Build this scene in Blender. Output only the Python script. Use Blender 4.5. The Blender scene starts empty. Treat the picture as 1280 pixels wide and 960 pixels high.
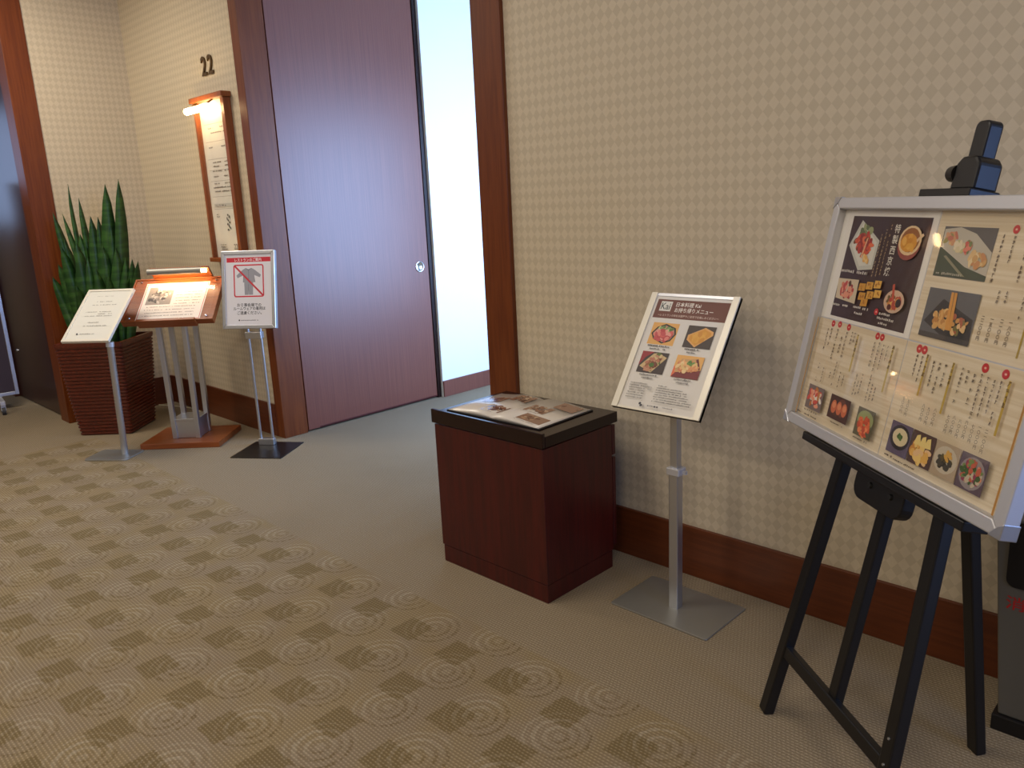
import bpy, bmesh, math, random
from mathutils import Vector, Matrix
random.seed(7)
SC = bpy.context.scene
COL = SC.collection
PI = math.pi

# ------------------------------------------------------------------ camera
F_PX, PITCH, ROLL, YAW = 984.749, 0.2290865, -0.0473026, 0.7833585
CAM_H = 1.44
fw = Vector((-math.sin(YAW)*math.cos(PITCH), math.cos(YAW)*math.cos(PITCH), -math.sin(PITCH)))
r0 = Vector((math.cos(YAW), math.sin(YAW), 0)); u0 = r0.cross(fw)
rr = r0*math.cos(ROLL) + u0*math.sin(ROLL); uu = -r0*math.sin(ROLL) + u0*math.cos(ROLL)
cam = bpy.data.objects.new('camera', bpy.data.cameras.new('camera')); COL.objects.link(cam)
cam.matrix_world = Matrix(((rr.x, uu.x, -fw.x, 0), (rr.y, uu.y, -fw.y, 0), (rr.z, uu.z, -fw.z, CAM_H), (0, 0, 0, 1)))
cam.data.sensor_width = 36; cam.data.lens = F_PX/1280*36; cam.data.clip_start = 0.02
SC.camera = cam

# ------------------------------------------------------------------ world, daylight, ceiling lamps, exposure
w = bpy.data.worlds.new('world'); SC.world = w; w.use_nodes = True
w.node_tree.nodes['Background'].inputs[0].default_value = (0.45, 0.62, 1, 1)
w.node_tree.nodes['Background'].inputs[1].default_value = 1.5
SC.view_settings.view_transform = 'Standard'; SC.view_settings.look = 'None'
SC.view_settings.exposure = 0.28; SC.view_settings.gamma = 1; SC.view_settings.use_curve_mapping = False

def area(name, loc, direction, sx, sy, power, col, shape='RECTANGLE', spread=PI):
    l = bpy.data.lights.new(name, 'AREA'); l.shape = shape; l.size = sx; l.size_y = sy
    l.energy = power; l.color = col; l.spread = spread
    o = bpy.data.objects.new(name, l); COL.objects.link(o); o.location = loc
    o.rotation_euler = Vector(direction).to_track_quat('-Z', 'Y').to_euler()
    return o
SKYC = (0.42, 0.60, 1.0)
WARM = (1.0, 0.885, 0.74)
# daylight through the side window of the passage, and the windows at both ends of the lobby
area('daylight_passage', (-2.36, 4.40, 1.40), (-1, -0.10, -0.05), 1.6, 1.7, 118, (0.36, 0.57, 1.0))
area('daylight_right', (5.2, 0.70, 1.5), (-1, 0.0, -0.05), 1.8, 2.0, 105, (0.28, 0.46, 1.0))
area('daylight_left', (-11.2, -0.6, 2.1), (1, 0.1, -0.1), 3.4, 1.4, 4, SKYC)
# recessed warm downlights in the lobby ceiling
for (x, y, p) in [(-5.4, 1.0, 18), (-2.6, 0.7, 10), (0.2, 0.5, 9), (-5.3, -1.8, 13), (-2.6, -1.8, 18), (0.3, -1.8, 15), (-8.0, -0.5, 9), (-3.6, -4.2, 8), (0.6, -4.2, 9)]:
    area('downlight', (x, y, 3.16), (0, 0, -1), 0.9, 0.9, p*1.7, WARM, 'DISK')

# ------------------------------------------------------------------ materials
def lin(c):
    return tuple(((v/255)/12.92 if v/255 <= 0.04045 else ((v/255+0.055)/1.055)**2.4) for v in c[:3])
MATS = {}
def pmat(name, rgb, rough=0.5, metal=0.0, spec=0.5, coat=0.0, emit=None, estr=0.0):
    m = bpy.data.materials.new(name); m.use_nodes = True
    b = m.node_tree.nodes['Principled BSDF']
    b.inputs['Base Color'].default_value = (*lin(rgb), 1)
    b.inputs['Roughness'].default_value = rough; b.inputs['Metallic'].default_value = metal
    b.inputs['Specular IOR Level'].default_value = spec
    b.inputs['Coat Weight'].default_value = coat; b.inputs['Coat Roughness'].default_value = 0.08
    if emit: b.inputs['Emission Color'].default_value = (*emit, 1); b.inputs['Emission Strength'].default_value = estr
    MATS[name] = m; return m
class N:
    """small node-graph helper"""
    def __init__(s, m): s.t = m.node_tree; s.b = m.node_tree.nodes['Principled BSDF']
    def new(s, k, **kw):
        n = s.t.nodes.new(k)
        for a, v in kw.items(): setattr(n, a, v)
        return n
    def link(s, a, b): s.t.links.new(a, b)
    def put(s, sock, v):
        if isinstance(v, (int, float)): sock.default_value = v
        else: s.link(v, sock)
    def m(s, op, a, b=0.0, c=None):
        n = s.new('ShaderNodeMath', operation=op)
        s.put(n.inputs[0], a); s.put(n.inputs[1], b)
        if c is not None: s.put(n.inputs[2], c)
        return n.outputs[0]
    def xyz(s):
        g = s.new('ShaderNodeNewGeometry'); n = s.new('ShaderNodeSeparateXYZ'); s.link(g.outputs['Position'], n.inputs[0])
        s.pos = g.outputs['Position']; return n.outputs
    def obj(s): return s.new('ShaderNodeTexCoord').outputs['Object']
    def noise(s, vec, scale, detail=3, stretch=None, rough=0.55):
        if stretch:
            mp = s.new('ShaderNodeMapping'); mp.inputs['Scale'].default_value = stretch; s.link(vec, mp.inputs[0]); vec = mp.outputs[0]
        n = s.new('ShaderNodeTexNoise'); n.inputs['Scale'].default_value = scale; n.inputs['Detail'].default_value = detail
        n.inputs['Roughness'].default_value = rough
        s.link(vec, n.inputs['Vector']); return n.outputs['Fac']
    def mix(s, f, a, b):
        n = s.new('ShaderNodeMix', data_type='RGBA'); s.put(n.inputs['Factor'], f)
        for i, v in ((6, a), (7, b)):
            if isinstance(v, tuple): n.inputs[i].default_value = (*lin(v), 1)
            else: s.link(v, n.inputs[i])
        return n.outputs[2]
    def step(s, v, a, b):
        n = s.new('ShaderNodeMapRange', interpolation_type='SMOOTHSTEP'); s.put(n.inputs[0], v)
        n.inputs[1].default_value = a; n.inputs[2].default_value = b; return n.outputs[0]
    def color(s, c): s.link(c, s.b.inputs['Base Color'])
    def bump(s, h, strength=0.3, dist=0.003):
        n = s.new('ShaderNodeBump'); n.inputs['Strength'].default_value = strength; n.inputs['Distance'].default_value = dist
        s.link(h, n.inputs['Height']); s.link(n.outputs[0], s.b.inputs['Normal'])

def wood(name, c1, c2, rough=0.35, stretch=(14, 14, 0.7), spec=0.5, coat=0.0, scale=5):
    m = pmat(name, c1, rough, spec=spec, coat=coat); g = N(m); v = g.obj()
    f = g.noise(v, scale, 5, stretch, 0.65); f2 = g.noise(v, 1.1, 2)
    f = g.step(g.m('ADD', f, g.m('MULTIPLY', g.m('SUBTRACT', f2, 0.5), 0.25)), 0.32, 0.68)
    g.color(g.mix(f, c1, c2)); return m
wood('wood_trim', (116, 58, 20), (98, 45, 13), 0.42, spec=0.35)
wood('wood_base', (102, 50, 22), (86, 40, 16), 0.4, (0.7, 0.7, 14))
wood('wood_door', (124, 72, 56), (106, 58, 46), 0.38, (60, 60, 0.5), 0.62, scale=3)
wood('wood_dark_door', (60, 28, 21), (50, 22, 18), 0.28, (60, 60, 0.5), 0.4, scale=3)
wood('mahogany', (76, 14, 8), (58, 9, 5), 0.42, (12, 12, 0.7))
wood('mahogany_top', (34, 13, 11), (26, 10, 8), 0.24, (1, 12, 12), 0.4)
wood('lectern_wood', (146, 78, 34), (126, 62, 26), 0.35, (1, 12, 12))
wood('frame_wood', (146, 78, 28), (126, 62, 20), 0.4)
pmat('alu', (196, 198, 204), 0.32, 0.9)
pmat('alu_white', (226, 220, 204), 0.35, 0.15)
pmat('alu_frame', (200, 200, 204), 0.45, 0.55)
pmat('steel_plate', (158, 156, 147), 0.42, 0.65)
pmat('chrome', (225, 225, 228), 0.12, 1.0)
pmat('black_paint', (20, 18, 18), 0.34)
pmat('black_matte', (14, 13, 13), 0.55)
pmat('easel_black', (17, 16, 17), 0.36, spec=0.45)
pmat('gap_dark', (24, 14, 12), 0.7)
pmat('white_wall', (236, 240, 240), 0.6)
pmat('plain_wall', (190, 178, 156), 0.7)
pmat('ceiling_paint', (224, 218, 206), 0.8)
pmat('paper', (232, 228, 220), 0.55)
pmat('soil', (62, 40, 26), 0.95)
pmat('grey_box', (104, 100, 90), 0.4, 0.3)
pmat('bronze', (92, 72, 44), 0.4, 0.7)
pmat('screen_panel', (58, 44, 52), 0.5)
pmat('rubber', (60, 60, 64), 0.6)
pmat('cable', (206, 196, 168), 0.5)
pmat('lamp_tube', (255, 230, 190), 0.4, emit=(1.0, 0.70, 0.36), estr=42)
pmat('lamp_tube_low', (255, 230, 190), 0.4, emit=(1.0, 0.70, 0.34), estr=22)
pmat('window_glass_frame', (210, 210, 210), 0.4)

def clear(name, rough=0.03, wavy=0.0, tint=(255, 255, 255)):
    m = bpy.data.materials.new(name); m.use_nodes = True; t = m.node_tree; t.nodes.clear()
    o = t.nodes.new('ShaderNodeOutputMaterial'); mx = t.nodes.new('ShaderNodeMixShader')
    tr = t.nodes.new('ShaderNodeBsdfTransparent'); tr.inputs[0].default_value = (*lin(tint), 1)
    gl = t.nodes.new('ShaderNodeBsdfGlossy'); gl.inputs['Roughness'].default_value = rough
    fr = t.nodes.new('ShaderNodeFresnel'); fr.inputs['IOR'].default_value = 1.45
    if wavy:
        tc = t.nodes.new('ShaderNodeTexCoord'); nz = t.nodes.new('ShaderNodeTexNoise'); nz.inputs['Scale'].default_value = 2.6; nz.inputs['Detail'].default_value = 0
        bp = t.nodes.new('ShaderNodeBump'); bp.inputs['Strength'].default_value = wavy; bp.inputs['Distance'].default_value = 0.01
        t.links.new(tc.outputs['Object'], nz.inputs['Vector']); t.links.new(nz.outputs['Fac'], bp.inputs['Height'])
        t.links.new(bp.outputs[0], gl.inputs['Normal'])
    ge = t.nodes.new('ShaderNodeNewGeometry'); mt = t.nodes.new('ShaderNodeMath'); mt.operation = 'SUBTRACT'; mt.inputs[0].default_value = 1.0
    mu = t.nodes.new('ShaderNodeMath'); mu.operation = 'MULTIPLY'; t.links.new(ge.outputs['Backfacing'], mt.inputs[1])
    t.links.new(fr.outputs[0], mu.inputs[0]); t.links.new(mt.outputs[0], mu.inputs[1]); t.links.new(mu.outputs[0], mx.inputs[0]); t.links.new(tr.outputs[0], mx.inputs[1]); t.links.new(gl.outputs[0], mx.inputs[2])
    t.links.new(mx.outputs[0], o.inputs[0]); MATS[name] = m; return m
clear('clear_cover', 0.035, 0.0)
clear('clear_acrylic', 0.03)

# printed paper: colour comes from the print itself (face colours)
m = pmat('print', (255, 255, 255), 0.45); g = N(m)
at = g.new('ShaderNodeVertexColor', layer_name='ink'); g.color(at.outputs[0])
# paper with a faint wood-stripe print
m = pmat('menu_paper', (214, 190, 150), 0.5); g = N(m); v = g.obj()
f = g.noise(v, 3, 3, (0.6, 0.6, 40)); g.color(g.mix(g.step(f, 0.35, 0.65), (226, 212, 186), (212, 194, 162)))

# wallpaper: small harlequin diamonds in two close tones
m = pmat('wallpaper', (190, 170, 135), 0.42, spec=0.35); g = N(m); X, Y, Z = g.xyz()
h = g.m('DIVIDE', g.m('ADD', g.m('ADD', X, Y), 1.112-2.448), 0.0366); z = g.m('DIVIDE', g.m('ADD', Z, -1.922), 0.0446)
cb = g.new('ShaderNodeCombineXYZ')
g.put(cb.inputs[0], g.m('ADD', g.m('ADD', h, z), 0.5)); g.put(cb.inputs[1], g.m('ADD', g.m('SUBTRACT', h, z), 0.5)); cb.inputs[2].default_value = 0.5
ck = g.new('ShaderNodeTexChecker'); ck.inputs['Scale'].default_value = 1.0; g.link(cb.outputs[0], ck.inputs['Vector'])
nz = g.noise(g.pos, 60, 2)
c = g.mix(ck.outputs['Fac'], (211, 197, 171), (198, 184, 158))
g.color(g.mix(g.m('MULTIPLY', nz, 0.25), c, (186, 171, 142)))
WPF = ck

# carpet: plain woven border, field of dark squares and ringed circles
m = pmat('carpet', (140, 125, 95), 0.95, spec=0.1); g = N(m); X, Y, Z = g.xyz()
PX, PY = 0.2345, 0.2305
cx = g.m('DIVIDE', g.m('ADD', X, 2.033), PX); cy = g.m('DIVIDE', g.m('ADD', Y, -1.257), PY)
def frac_c(v): return g.m('SUBTRACT', v, g.m('ROUND', v))     # -.5 .. .5 around each cell centre
jit = g.m('MULTIPLY', g.m('SUBTRACT', g.noise(g.pos, 90, 1), 0.5), 0.10)
sx = g.m('ABSOLUTE', g.m('ADD', frac_c(cx), jit)); sy = g.m('ABSOLUTE', g.m('ADD', frac_c(cy), jit))
sq = g.m('SUBTRACT', 1.0, g.step(g.m('MAXIMUM', sx, sy), 0.215, 0.255))
ccx = g.m('SUBTRACT', cx, 0.24)
col_i = g.m('ROUND', ccx); odd = g.m('ABSOLUTE', g.m('SUBTRACT', g.m('MODULO', col_i, 2.0), 0.0))
odd = g.m('MODULO', g.m('ABSOLUTE', col_i), 2.0)
ccy = g.m('SUBTRACT', cy, g.m('ADD', 0.24, g.m('MULTIPLY', odd, 0.36)))
dx = g.m('MULTIPLY', frac_c(ccx), PX); dy = g.m('MULTIPLY', frac_c(ccy), PY)
rad = g.m('SQRT', g.m('ADD', g.m('MULTIPLY', dx, dx), g.m('MULTIPLY', dy, dy)))
rad2 = g.m('ADD', rad, g.m('MULTIPLY', g.m('SUBTRACT', g.noise(g.pos, 55, 2), 0.5), 0.016))
ring = g.m('SINE', g.m('MULTIPLY', rad2, 2*PI/0.0315))
inside = g.m('SUBTRACT', 1.0, g.step(rad2, 0.096, 0.108))
side = g.step(g.m('SUBTRACT', g.m('MULTIPLY', dx, -1.0), g.m('MULTIPLY', dy, -0.35)), -0.05, 0.05)
# loop ribs run along the length of the room, broken into short stitches
rowv = g.m('DIVIDE', g.m('ADD', Y, g.m('MULTIPLY', g.m('SUBTRACT', g.noise(g.pos, 9, 1), 0.5), 0.004)), 0.0105)
rib = g.m('SINE', g.m('MULTIPLY', rowv, 2*PI))
stag = g.m('MULTIPLY', g.m('FLOOR', g.m('ADD', rowv, 0.25)), 2.6)
rib2 = g.m('SINE', g.m('ADD', g.m('MULTIPLY', X, 2*PI/0.0125), stag))
loop = g.m('MULTIPLY', g.m('ADD', g.m('MULTIPLY', rib, 0.5), 0.5), g.m('ADD', 0.78, g.m('MULTIPLY', rib2, 0.22)))
spk = g.noise(g.pos, 240, 2)
stitch = g.step(g.noise(g.pos, 30, 2, (1.0, 3.4, 1.0)), 0.38, 0.60)
lightring = g.m('MULTIPLY', g.m('MULTIPLY', g.step(ring, 0.0, 0.7), inside), g.m('MULTIPLY', g.m('ADD', 0.12, g.m('MULTIPLY', side, 0.88)), g.m('ADD', 0.45, g.m('MULTIPLY', stitch, 0.55))))
darkring = g.m('MULTIPLY', g.m('MULTIPLY', g.step(ring, -0.2, -0.8), inside), g.m('MULTIPLY', g.m('SUBTRACT', 1.0, side), stitch))
field = g.m('SUBTRACT', 1.0, g.step(g.m('ADD', Y, g.m('MULTIPLY', jit, 0.12)), 1.646, 1.662))
field = g.m('MULTIPLY', field, g.step(X, -5.66, -5.64))
cborder = g.mix(g.step(spk, 0.3, 0.7), (134, 119, 96), (168, 153, 129))
cbase = g.mix(g.step(g.noise(g.pos, 5, 2), 0.35, 0.65), (150, 132, 100), (149, 133, 110))
cf = g.mix(g.m('MULTIPLY', lightring, 0.75), cbase, (176, 164, 140))
cf = g.mix(g.m('MULTIPLY', darkring, 0.6), cf, (106, 87, 52))
cf = g.mix(g.m('MULTIPLY', sq, g.m('SUBTRACT', 0.9, g.m('MULTIPLY', lightring, 0.38))), cf, (125, 108, 75))
cc = g.mix(field, cborder, cf)
wear = g.m('MULTIPLY', g.step(g.noise(g.pos, 1.3, 3), 0.45, 0.75), 0.16)
cc = g.mix(wear, cc, (106, 92, 70))
cc = g.mix(g.m('MULTIPLY', g.m('SUBTRACT', 1.0, loop), g.m('ADD', 0.22, g.m('MULTIPLY', spk, 0.34))), cc, (74, 60, 38))  # shade between the loop ribs, painted into the carpet colour
cc = g.mix(g.m('MULTIPLY', g.step(loop, 0.55, 0.95), 0.30), cc, (184, 168, 138))  # highlight along the rib crests, painted into the carpet colour
g.color(cc)
g.bump(g.m('ADD', loop, g.m('MULTIPLY', spk, 0.4)), 0.35, 0.003)

# wicker pot and leaves
m = pmat('wicker', (62, 26, 16), 0.32, spec=0.6); g = N(m); v = g.obj()
g.color(g.mix(g.step(g.noise(v, 60, 2, (1, 1, 5)), 0.35, 0.65), (108, 42, 22), (66, 24, 13)))
m = pmat('leaf_green', (38, 74, 34), 0.42); g = N(m); v = g.obj()
f = g.noise(v, 5, 4, (1.2, 1.2, 6.0)); g.color(g.mix(g.step(f, 0.4, 0.62), (32, 68, 28), (54, 94, 38)))

# ------------------------------------------------------------------ mesh helpers
class MB:
    def __init__(s): s.v = []; s.f = []; s.sm = []
    def add(s, vs, fs, smooth=False):
        n = len(s.v); s.v += [Vector(p) for p in vs]
        for q in fs: s.f.append(tuple(i+n for i in q)); s.sm.append(smooth)
    def box(s, x0, x1, y0, y1, z0, z1):
        s.add([(x0,y0,z0),(x1,y0,z0),(x1,y1,z0),(x0,y1,z0),(x0,y0,z1),(x1,y0,z1),(x1,y1,z1),(x0,y1,z1)],
              [(0,3,2,1),(4,5,6,7),(0,1,5,4),(1,2,6,5),(2,3,7,6),(3,0,4,7)]); return s
    def bar(s, p, q, w, d, up=(0, 0, 1)):
        """rectangular bar from p to q, w across, d deep"""
        p, q = Vector(p), Vector(q); t = (q-p).normalized(); up = Vector(up)
        if abs(t.dot(up)) > 0.95: up = Vector((0, 1, 0))
        sd = t.cross(up).normalized(); nn = sd.cross(t)
        o = []
        for e in (p, q):
            for a, b in ((-1,-1),(1,-1),(1,1),(-1,1)): o.append(e + sd*a*w/2 + nn*b*d/2)
        s.add(o, [(3,2,1,0),(4,5,6,7),(0,1,5,4),(1,2,6,5),(2,3,7,6),(3,0,4,7)]); return s
    def cyl(s, p, q, r0, r1=None, n=20, cap=True):
        r1 = r0 if r1 is None else r1
        p, q = Vector(p), Vector(q); t = (q-p).normalized(); a = t.orthogonal().normalized(); b = t.cross(a)
        vs = []
        for c, r in ((p, r0), (q, r1)):
            for i in range(n): vs.append(c + a*r*math.cos(2*PI*i/n) + b*r*math.sin(2*PI*i/n))
        s.add(vs, [(i, (i+1) % n, n+(i+1) % n, n+i) for i in range(n)], True)
        if cap: s.add(vs[:n], [tuple(range(n-1, -1, -1))]); s.add(vs[n:], [tuple(range(n))])
        return s
    def tube(s, pts, r, n=8):
        pts = [Vector(p) for p in pts]; vs = []
        for i, p in enumerate(pts):
            t = (pts[min(i+1, len(pts)-1)] - pts[max(i-1, 0)]).normalized(); a = t.cross(Vector((0,0,1)))
            a = a.normalized() if a.length > 1e-4 else Vector((1,0,0)); b = t.cross(a)
            for k in range(n): vs.append(p + a*r*math.cos(2*PI*k/n) + b*r*math.sin(2*PI*k/n))
        fs = []
        for i in range(len(pts)-1):
            for k in range(n): fs.append((i*n+k, i*n+(k+1) % n, (i+1)*n+(k+1) % n, (i+1)*n+k))
        s.add(vs, fs, True); s.add(vs[:n], [tuple(range(n-1,-1,-1))]); s.add(vs[-n:], [tuple(range(n))]); return s
    def prism(s, pts, z0, z1):
        """outline (x, y) extruded from z0 to z1"""
        n = len(pts)
        s.add([(p[0], p[1], z0) for p in pts] + [(p[0], p[1], z1) for p in pts],
              [tuple(range(n-1, -1, -1)), tuple(range(n, 2*n))] + [(i, (i+1) % n, n+(i+1) % n, n+i) for i in range(n)]); return s
    def lathe(s, prof, M=Matrix(), n=24):
        vs = []
        for r, z in prof:
            for i in range(n): vs.append(M @ Vector((r*math.cos(2*PI*i/n), r*math.sin(2*PI*i/n), z)))
        fs = []
        for j in range(len(prof)-1):
            for i in range(n): fs.append((j*n+i, j*n+(i+1) % n, (j+1)*n+(i+1) % n, (j+1)*n+i))
        s.add(vs, fs, True); s.add(vs[:n], [tuple(range(n-1,-1,-1))]); s.add(vs[-n:], [tuple(range(n))]); return s
    def tf(s, M): s.v = [M @ p for p in s.v]; return s
    def build(s, name, mat, parent=None, bevel=0.0, seg=2):
        me = bpy.data.meshes.new(name); me.from_pydata([tuple(p) for p in s.v], [], s.f)
        me.polygons.foreach_set('use_smooth', s.sm); me.materials.append(MATS[mat] if isinstance(mat, str) else mat)
        o = bpy.data.objects.new(name, me); COL.objects.link(o)
        if parent: o.parent = parent
        if bevel:
            b = o.modifiers.new('bevel', 'BEVEL'); b.width = bevel; b.segments = seg; b.limit_method = 'ANGLE'; b.angle_limit = 0.7
        return o
def struct(o): o['kind'] = 'structure'; return o
def tag(o, label, cat, group=None):
    o['label'] = label; o['category'] = cat
    if group: o['group'] = group
    return o
def thing(name, label, cat, loc=(0, 0, 0), rz=0.0, group=None):
    o = bpy.data.objects.new(name, None); COL.objects.link(o); o.location = loc; o.rotation_euler = (0, 0, rz); o.empty_display_size = 0.1
    return tag(o, label, cat, group)
def rrect(x0, x1, y0, y1, r, n=5):
    pts = []
    for cxx, cyy, a0 in ((x1-r, y1-r, 0), (x0+r, y1-r, PI/2), (x0+r, y0+r, PI), (x1-r, y0+r, 1.5*PI)):
        for i in range(n+1): a = a0 + PI/2*i/n; pts.append((cxx + r*math.cos(a), cyy + r*math.sin(a)))
    return pts
def panel_matrix(center, tau, wid, hei):
    """sheet frame: u right, v up the leaning panel, w out of its face; origin at its lower left corner"""
    ey = Vector((0, math.sin(tau), math.cos(tau))); en = Vector((0, -math.cos(tau), math.sin(tau)))
    o = Vector(center) - Vector((1, 0, 0))*wid/2 - ey*hei/2
    return Matrix(((1, ey.x, en.x, o.x), (0, ey.y, en.y, o.y), (0, ey.z, en.z, o.z), (0, 0, 0, 1)))
def ring_frame(W, H, b, z0, z1, hole_bottom=None):
    """four mitred bars of a rectangular frame, in sheet coordinates"""
    bars = []
    O = [(0,0),(W,0),(W,H),(0,H)]; I = [(b,b),(W-b,b),(W-b,H-b),(b,H-b)]
    for i in range(4):
        j = (i+1) % 4; q = MB(); q.prism([O[i], O[j], I[j], I[i]], z0, z1); bars.append(q)
    return bars

# flat print on a sheet: coloured shapes and lettering
_fc = {}
def glyphs(body, spacing=1.0):
    key = (body, spacing)
    if key not in _fc:
        c = bpy.data.curves.new('lettering', 'FONT'); c.body = body; c.size = 1; c.resolution_u = 2; c.space_line = spacing; c.offset = 0.012
        o = bpy.data.objects.new('lettering', c); COL.objects.link(o)
        me = o.to_mesh(); _fc[key] = ([tuple(v.co) for v in me.vertices], [tuple(p.vertices) for p in me.polygons])
        o.to_mesh_clear(); bpy.data.objects.remove(o); bpy.data.curves.remove(c)
    return _fc[key]
class Print:
    def __init__(s, z=0.0006): s.v = []; s.f = []; s.c = []; s.z = z
    def poly(s, pts, col):
        n = len(s.v); s.z += 2e-5; s.v += [(x, y, s.z) for x, y in pts]; s.f.append(tuple(range(n, n+len(pts)))); s.c.append(lin(col)); return s
    def rect(s, x0, y0, x1, y1, col): return s.poly([(x0,y0),(x1,y0),(x1,y1),(x0,y1)], col)
    def ell(s, x, y, rx, ry, col, rot=0.0, n=18):
        ca, sa = math.cos(rot), math.sin(rot)
        return s.poly([(x + rx*math.cos(2*PI*i/n)*ca - ry*math.sin(2*PI*i/n)*sa, y + rx*math.cos(2*PI*i/n)*sa + ry*math.sin(2*PI*i/n)*ca) for i in range(n)], col)
    def blobs(s, x, y, rx, ry, n, r, cols, rot=0.0):
        for _ in range(n):
            a = random.random()*2*PI; q = math.sqrt(random.random())
            ex, ey = q*rx*math.cos(a), q*ry*math.sin(a)
            s.ell(x + ex*math.cos(rot) - ey*math.sin(rot), y + ex*math.sin(rot) + ey*math.cos(rot), r*random.uniform(.6, 1.3), r*random.uniform(.4, .9), random.choice(cols), random.random()*PI, 9)
        return s
    def text(s, body, x, y, h, col, width=None, align='l', spacing=1.0, shear=0.0):
        vs, fs = glyphs(body, spacing)
        if not vs: return s
        x0 = min(v[0] for v in vs); x1 = max(v[0] for v in vs); y1 = max(v[1] for v in vs); y0 = min(v[1] for v in vs)
        k = h; kx = width/(x1-x0) if width else k
        ox = x - (x0 if align == 'l' else (x0+x1)/2 if align == 'c' else x1)*kx
        n = len(s.v); s.z += 2e-5
        s.v += [(ox + v[0]*kx + shear*v[1]*k, y + v[1]*k, s.z) for v in vs]
        for f in fs: s.f.append(tuple(i+n for i in f)); s.c.append(lin(col))
        return s
    def vtext(s, chars, x, ytop, size, col, pitch=1.12):
        """vertical writing, top to bottom"""
        for i, ch in enumerate(chars):
            if ch == ' ': continue
            s.text(ch, x, ytop - size*(i*pitch + 0.88), size, col, align='c')
        return s
    def lines(s, x0, x1, y, h, col, seed=0, gap=0.35):
        """a line of print too small to read: a row of tiny irregular marks"""
        r = random.Random(seed*7919 + int(y*1e5)); x = x0
        while x < x1:
            ww = h*r.uniform(.5, .95)
            if r.random() > .12: s.rect(x, y + h*r.uniform(0, .2), min(x+ww, x1), y + h*r.uniform(.65, 1), col)
            x += ww + h*gap*r.uniform(.5, 1.4)
        return s
    def vlines(s, x, ytop, ybot, wd, col, seed=0):
        """a column of vertical writing too small to read: stroke-like marks"""
        r = random.Random(seed*104729 + int((x+5)*1e5)); y = ytop; th = wd*0.15
        while y > ybot:
            hh = wd*r.uniform(.7, 1.0); hw = wd*r.uniform(.28, .48)
            if r.random() > .08:
                for k in range(r.choice((1, 2, 2, 3))):
                    yy = y - hh*(k+.5)/3.2; s.rect(x-hw*r.uniform(.5, 1), yy-th, x+hw*r.uniform(.5, 1), yy, col)
                if r.random() > .25: xx = x + hw*r.uniform(-.5, .5); s.rect(xx-th/2, y-hh, xx+th/2, y, col)
                if r.random() > .6: s.poly([(x-hw, y-hh), (x-hw+th, y-hh), (x+th*.5, y-hh*.4), (x-th*.5, y-hh*.4)], col)
            y -= hh + wd*r.uniform(.15, .35)
        return s
    def build(s, name, parent, M, mat='print'):
        me = bpy.data.meshes.new(name); me.from_pydata([tuple(M @ Vector(p)) for p in s.v], [], s.f)
        me.materials.append(MATS[mat]); a = me.color_attributes.new('ink', 'FLOAT_COLOR', 'CORNER')
        buf = []
        for p, c in zip(me.polygons, s.c): buf += [c[0], c[1], c[2], 1.0]*p.loop_total
        a.data.foreach_set('color', buf)
        o = bpy.data.objects.new(name, me); COL.objects.link(o); o.parent = parent; return o

# ------------------------------------------------------------------ the setting
HC = 3.2; WY = 2.448; T = 0.16
struct(MB().box(-11.2, 5.2, -6.2, 7.4, -0.1, 0).build('floor', 'carpet'))
struct(MB().box(-11.2, 5.2, -6.2, 7.4, HC, HC+0.1).build('ceiling', 'ceiling_paint'))
struct(MB().box(-2.39, 5.2, WY, WY+T, 0, HC).build('wall_right', 'wallpaper'))
struct(MB().box(-6.40, -4.615, WY, WY+T, 0, HC).build('wall_back', 'wallpaper'))
struct(MB().box(-6.40, -6.24, 1.815, WY, 0, HC).build('wall_left', 'wallpaper'))
struct(MB().box(-2.39, 5.0, WY-0.014, WY, 0, 0.200).build('baseboard_right', 'wood_base', bevel=0.002))
struct(MB().box(-6.24, -4.615, WY-0.014, WY, 0, 0.215).build('baseboard_back', 'wood_base', bevel=0.002))
struct(MB().box(-6.24, -6.226, 1.815, WY-0.014, 0, 0.215).build('baseboard_left', 'wood_base', bevel=0.002))
struct(MB().box(-2.56, -2.39, WY-0.022, WY+T+0.02, 0, HC).build('trim_1', 'wood_trim', bevel=0.003))
struct(MB().box(-4.615, -4.525, WY-0.012, 2.608, 0, HC).build('trim_2', 'wood_trim', bevel=0.003))
struct(MB().box(-6.41, -6.232, 1.662, 1.815, 0, HC).build('trim_3', 'wood_trim', bevel=0.003))
# passage behind the opening
struct(MB().box(-4.80, -4.60, 2.608, 7.2, 0, HC).build('wall_passage_core', 'gap_dark'))
struct(MB().box(-4.60, -4.500, 3.775, 7.2, 0, HC).build('wall_passage_left', 'white_wall'))
struct(MB().box(-4.500, -4.488, 3.775, 7.2, 0, 0.125).build('baseboard_passage', 'wood_door', bevel=0.002))
struct(MB().box(-4.80, -2.0, 7.2, 7.4, 0, HC).build('wall_passage_end', 'white_wall'))
q = MB()
q.box(-2.45, -2.39, WY+T+0.02, 3.60, 0, HC); q.box(-2.45, -2.39, 5.20, 7.2, 0, HC); q.box(-2.45, -2.39, 3.60, 5.20, 0, 0.55); q.box(-2.45, -2.39, 3.60, 5.20, 2.25, HC)
struct(q.build('wall_passage_right', 'white_wall'))
d = MB().box(-4.570, -4.528, 2.616, 3.735, 0.012, HC-0.02).build('door_1', 'wood_door', bevel=0.002); struct(d)
M = Matrix.Translation((-4.528, 3.653, 1.0)) @ Matrix.Rotation(PI/2, 4, 'Y')
MB().lathe([(0.040, 0), (0.040, 0.004), (0.036, 0.006), (0.031, 0.005), (0.029, 0.001), (0.0, 0.0005)], M, 28).build('pull_ring', 'chrome', d)
MB().box(-4.600, -4.520, 3.738, 3.772, 0, HC).build('edge_post', 'mahogany_top', d, 0.002)
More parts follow.
